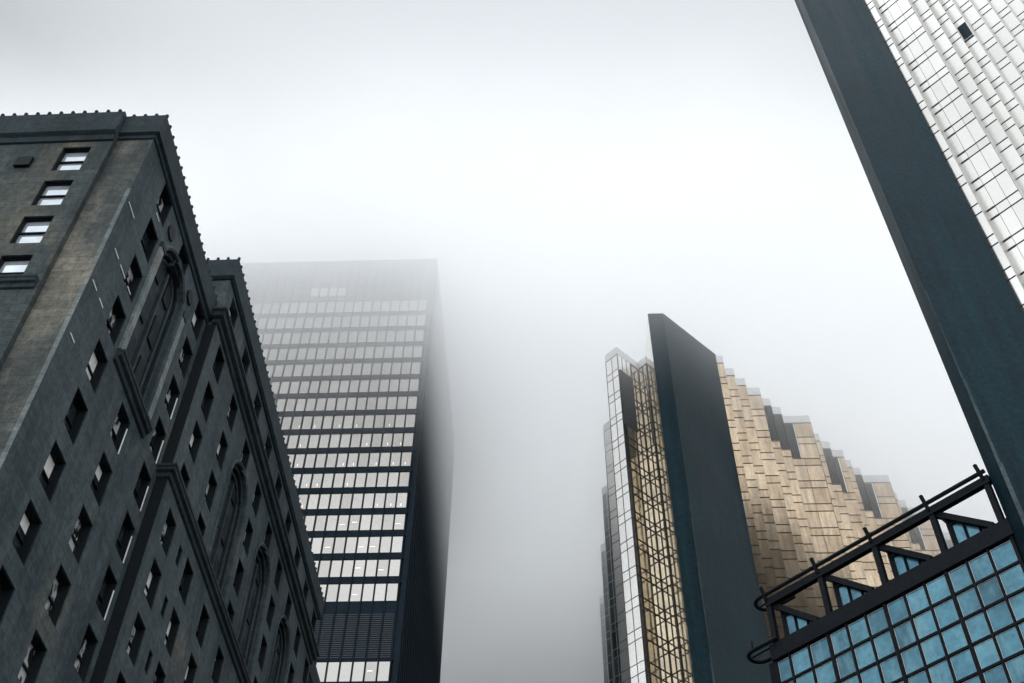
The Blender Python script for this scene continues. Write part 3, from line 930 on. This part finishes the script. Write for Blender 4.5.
for L in posts[:-1]:                      # sloping skylights with glazed gable ends
    m_ = MB()
    m_.bar(H(L - .02, 55.15, .30), H(L - 3.75, 51.75, .30), .5, .40)
    m_.bar(H(L - .75, 51.8, .45), H(L - .75, 54.3, .45), .3, .20)
    slope = lambda t: 55.05 - 3.40 * t / 3.70
    for t in (1.72, 2.72):
        m_.bar(H(L - t, 51.8, .45), H(L - t, slope(t), .45), .14, .12)
    m_.bar(H(L - .7, 53.80, .45), H(L - 1.7, 53.80, .45), .12, .16)
    sk = m_.build('skylight_frame', 'black_steel', hall)
    ts = [.80, 1.72, 2.72, 3.7]
    for a, b in zip(ts[:-1], ts[1:]):
        g = MB()
        g.poly([H(L - a, 51.8, .52), H(L - b, 51.8, .52), H(L - b, min(slope(b), 53.8), .52), H(L - a, min(slope(a), 53.8), .52)], random.random())
        g.build('pane', 'blue_glass', hall, sk)
    m_ = MB()
    m_.poly([H(L - .02, 55.2, .5), H(L - 3.75, 51.8, .5), H(L - 3.75, 51.8, 9), H(L - .02, 55.2, 9)])
    m_.build('skylight_roof', 'black_steel', hall, sk)

# ================================================================== TOWER LOST IN THE FOG
FX0, FX1, FY0 = -40.0, 24.0, 206.0
far = Root('foggy_tower', 'dark tower almost lost in fog between the black and gold towers', 'office tower', -5, FY0)
m_ = MB(); m_.box(FX0, FX1, FY0, FY0 + 40, GZ, 158); m_.build('body', 'far', far)
m_ = MB()
for z in np.arange(20, 154, 3.9):
    for x in np.arange(FX0 + 1, FX1 - 1.5, 2.0):
        if random.random() < 0.8:
            m_.poly([(x, FY0 - .01, z), (x + 1.4, FY0 - .01, z), (x + 1.4, FY0 - .01, z + 1.6), (x, FY0 - .01, z + 1.6)], random.random())
m_.build('windows', 'dark_glass', far, kind='stuff')
m_ = MB()
for x in (-8.9, -6.2, -4.6, .3, 2.2, 3.6):
    m_.poly([(x, FY0 - .03, 134.4), (x + .9, FY0 - .03, 134.4), (x + .9, FY0 - .03, 134.7), (x, FY0 - .03, 134.7)])
m_.build('lit_windows', 'lamp', far)

# ================================================================== STREET
def sheet(name, mat, x0, x1, y0, y1, z, h=0.0):
    r = Root(name, 'x', 'x', (x0 + x1) / 2, (y0 + y1) / 2, 0)
    bpy.data.objects.remove(r.o)
    m_ = MB()
    if h: m_.box(x0, x1, y0, y1, z, z + h)
    else: m_.poly([(x0, y0, z), (x1, y0, z), (x1, y1, z), (x0, y1, z)])
    o = bpy.data.objects.new(name, m_.mesh(name, mat)); COL.objects.link(o)
    o.location = (0, 0, EYE)
    o['kind'] = 'structure'
    return o
g = sheet('ground', 'earth', -640, 640, -640, 640, -EYE - 0.03); g['label'] = 'grey city ground under the towers'; g['category'] = 'ground'
g = sheet('road', 'asphalt', -13, 9, -300, 500, -EYE - 0.02); g['label'] = 'asphalt street running between the towers'; g['category'] = 'road'
g = sheet('pavement', 'paving', -22, -13, -300, 500, -EYE - 0.02, 0.13); g['label'] = 'concrete pavement along the stone hotel'; g['category'] = 'pavement'
g = sheet('pavement', 'paving', 9, 15, -300, 500, -EYE - 0.02, 0.13); g['label'] = 'concrete pavement beside the glass hall'; g['category'] = 'pavement'
m_ = MB()
for i in range(60):
    m_.poly([(-2.1, -120 + 6 * i, -EYE - 0.014), (-1.95, -120 + 6 * i, -EYE - 0.014), (-1.95, -117 + 6 * i, -EYE - 0.014), (-2.1, -117 + 6 * i, -EYE - 0.014)])
o = bpy.data.objects.new('road_marking', m_.mesh('road_marking', 'paint')); COL.objects.link(o); o.location = (0, 0, EYE)
o['kind'] = 'structure'; o['label'] = 'white dashed line painted along the street'; o['category'] = 'road marking'

# ================================================================== HAZE: low cloud thickening upwards and down the street
def haze():
    m, nt, out = new_mat('haze')
    vol = N(nt, 'ShaderNodeVolumePrincipled')
    vol.inputs['Color'].default_value = (1, 1, 1, 1)
    vol.inputs['Anisotropy'].default_value = 0.5
    sep = N(nt, 'ShaderNodeSeparateXYZ')
    nt.links.new(pos(nt), sep.inputs[0])
    def math_(op, a, b):
        n = N(nt, 'ShaderNodeMath', operation=op)
        for i, v in enumerate((a, b)):
            if isinstance(v, (int, float)): n.inputs[i].default_value = v
            else: nt.links.new(v, n.inputs[i])
        return n.outputs[0]
    s = math_('ADD', sep.outputs['Z'], math_('MULTIPLY', math_('SUBTRACT', sep.outputs['Y'], 115.0), TILT))
    s = math_('ADD', s, math_('MULTIPLY', math_('MAXIMUM', math_('SUBTRACT', sep.outputs['Y'], 158.0), 0.0), 0.75))
    mr = N(nt, 'ShaderNodeMapRange', interpolation_type='SMOOTHSTEP')
    mr.inputs['From Min'].default_value = FOG0
    mr.inputs['From Max'].default_value = FOG1
    mr.inputs['To Min'].default_value = 0.00005
    mr.inputs['To Max'].default_value = FOGD
    nt.links.new(s, mr.inputs['Value'])
    fy = N(nt, 'ShaderNodeMapRange', interpolation_type='SMOOTHSTEP')
    for k, v in (('From Min', 119.0), ('From Max', 185.0), ('To Min', 1.0), ('To Max', 1.0)):
        fy.inputs[k].default_value = v
    nt.links.new(sep.outputs['Y'], fy.inputs['Value'])
    fn = N(nt, 'ShaderNodeMapRange', interpolation_type='SMOOTHSTEP')
    for k, v in (('From Min', NEAR0), ('From Max', NEAR1), ('To Min', 0.0), ('To Max', 1.0)):
        fn.inputs[k].default_value = v
    nt.links.new(sep.outputs['Y'], fn.inputs['Value'])
    wis = noise(nt, scaled(nt, pos(nt), (1.0, 1.0, 1.6)), 0.03, 3, 0.55)
    wm_ = N(nt, 'ShaderNodeMapRange')
    for k, v in (('From Min', 0.3), ('From Max', 0.7), ('To Min', 0.75), ('To Max', 1.25)):
        wm_.inputs[k].default_value = v
    nt.links.new(wis, wm_.inputs['Value'])
    nt.links.new(math_('MULTIPLY', math_('MULTIPLY', mr.outputs[0], math_('MULTIPLY', fy.outputs[0], fn.outputs[0])), wm_.outputs[0]), vol.inputs['Density'])
    nt.links.new(vol.outputs[0], out.inputs['Volume'])
    try: m.cycles.volume_step_rate = 1.0
    except Exception: pass
    return m
NEAR0, NEAR1 = 62.0, 114.0
TILT, FOG0, FOG1, FOGD = 0.14, 104.0, 142.0, 0.062
M['haze'] = haze()
hz = MB(); hz.box(-660, 660, -660, 660, -EYE - 1.0, 160)
o = bpy.data.objects.new('haze', hz.mesh('haze', 'haze')); COL.objects.link(o); o.location = (0, 0, EYE)
o['kind'] = 'stuff'; o['label'] = 'pale fog swallowing the tops of the towers'; o['category'] = 'fog'

# ================================================================== SKY AND SUN
SUN_EL, SUN_AZ = 80.0, 12.0            # azimuth clockwise from +y: high up the street, behind the cloud
w = bpy.data.worlds.new('World'); scene.world = w; w.use_nodes = True
nt = w.node_tree
for n in list(nt.nodes): nt.nodes.remove(n)
wo = N(nt, 'ShaderNodeOutputWorld')
sky = N(nt, 'ShaderNodeTexSky', sky_type='NISHITA')
sky.sun_disc = False
sky.dust_density = 0.0
sky.sun_elevation = math.radians(SUN_EL)
sky.sun_rotation = math.radians(SUN_AZ)
b1 = N(nt, 'ShaderNodeBackground'); b1.inputs['Strength'].default_value = 0.05
hs = N(nt, 'ShaderNodeHueSaturation'); hs.inputs['Saturation'].default_value = 0.25; hs.inputs['Value'].default_value = 0.3
nt.links.new(sky.outputs[0], hs.inputs['Color']); nt.links.new(hs.outputs[0], b1.inputs['Color'])
tc = N(nt, 'ShaderNodeTexCoord'); sp_ = N(nt, 'ShaderNodeSeparateXYZ')
nt.links.new(tc.outputs['Generated'], sp_.inputs[0])
WB = [(0.0, 0.58), (0.40, 0.58), (0.56, 0.46), (0.64, 0.58), (0.70, 0.50), (0.77, 0.34), (0.83, 0.33), (0.88, 0.46), (1.0, 0.56)]
cr = ramp(nt, sp_.outputs['Z'], [(z, (v * 0.95, v, v * 1.045)) for z, v in WB])
b2 = N(nt, 'ShaderNodeBackground'); b2.inputs['Strength'].default_value = 1.0
my = N(nt, 'ShaderNodeMapRange', interpolation_type='SMOOTHSTEP')      # sky brightness added behind the camera to lift the facades facing it
for k, v in (('From Min', -0.45), ('From Max', 0.25), ('To Min', 2.3), ('To Max', 1.0)):
    my.inputs[k].default_value = v
nt.links.new(sp_.outputs['Y'], my.inputs['Value'])
nt.links.new(my.outputs[0], b2.inputs['Strength'])
nt.links.new(cr, b2.inputs['Color'])
ad = N(nt, 'ShaderNodeAddShader')
nt.links.new(b1.outputs[0], ad.inputs[0]); nt.links.new(b2.outputs[0], ad.inputs[1]); nt.links.new(ad.outputs[0], wo.inputs['Surface'])
sl = bpy.data.lights.new('sun', 'SUN'); sl.energy = 0.88; sl.angle = math.radians(70); sl.color = (0.955, 0.985, 1.0)
so = bpy.data.objects.new('sun', sl); COL.objects.link(so)
az, el = math.radians(SUN_AZ), math.radians(SUN_EL)
d = Vector((math.sin(az) * math.cos(el), math.cos(az) * math.cos(el), math.sin(el)))
so.rotation_euler = d.to_track_quat('Z', 'Y').to_euler()
so.location = d * 300

# ================================================================== RENDER SETTINGS
vs = scene.view_settings
vs.view_transform = 'Standard'; vs.look = 'None'; vs.exposure = 0.55; vs.gamma = 1; vs.use_curve_mapping = False
cy = scene.cycles
cy.use_denoising = True
cy.max_bounces = 20; cy.diffuse_bounces = 3; cy.glossy_bounces = 4; cy.volume_bounces = 16; cy.transparent_max_bounces = 8
cy.volume_step_rate = 0.12
cy.volume_max_steps = 256
cy.sample_clamp_indirect = 4.0
print('windows', n_win[0])
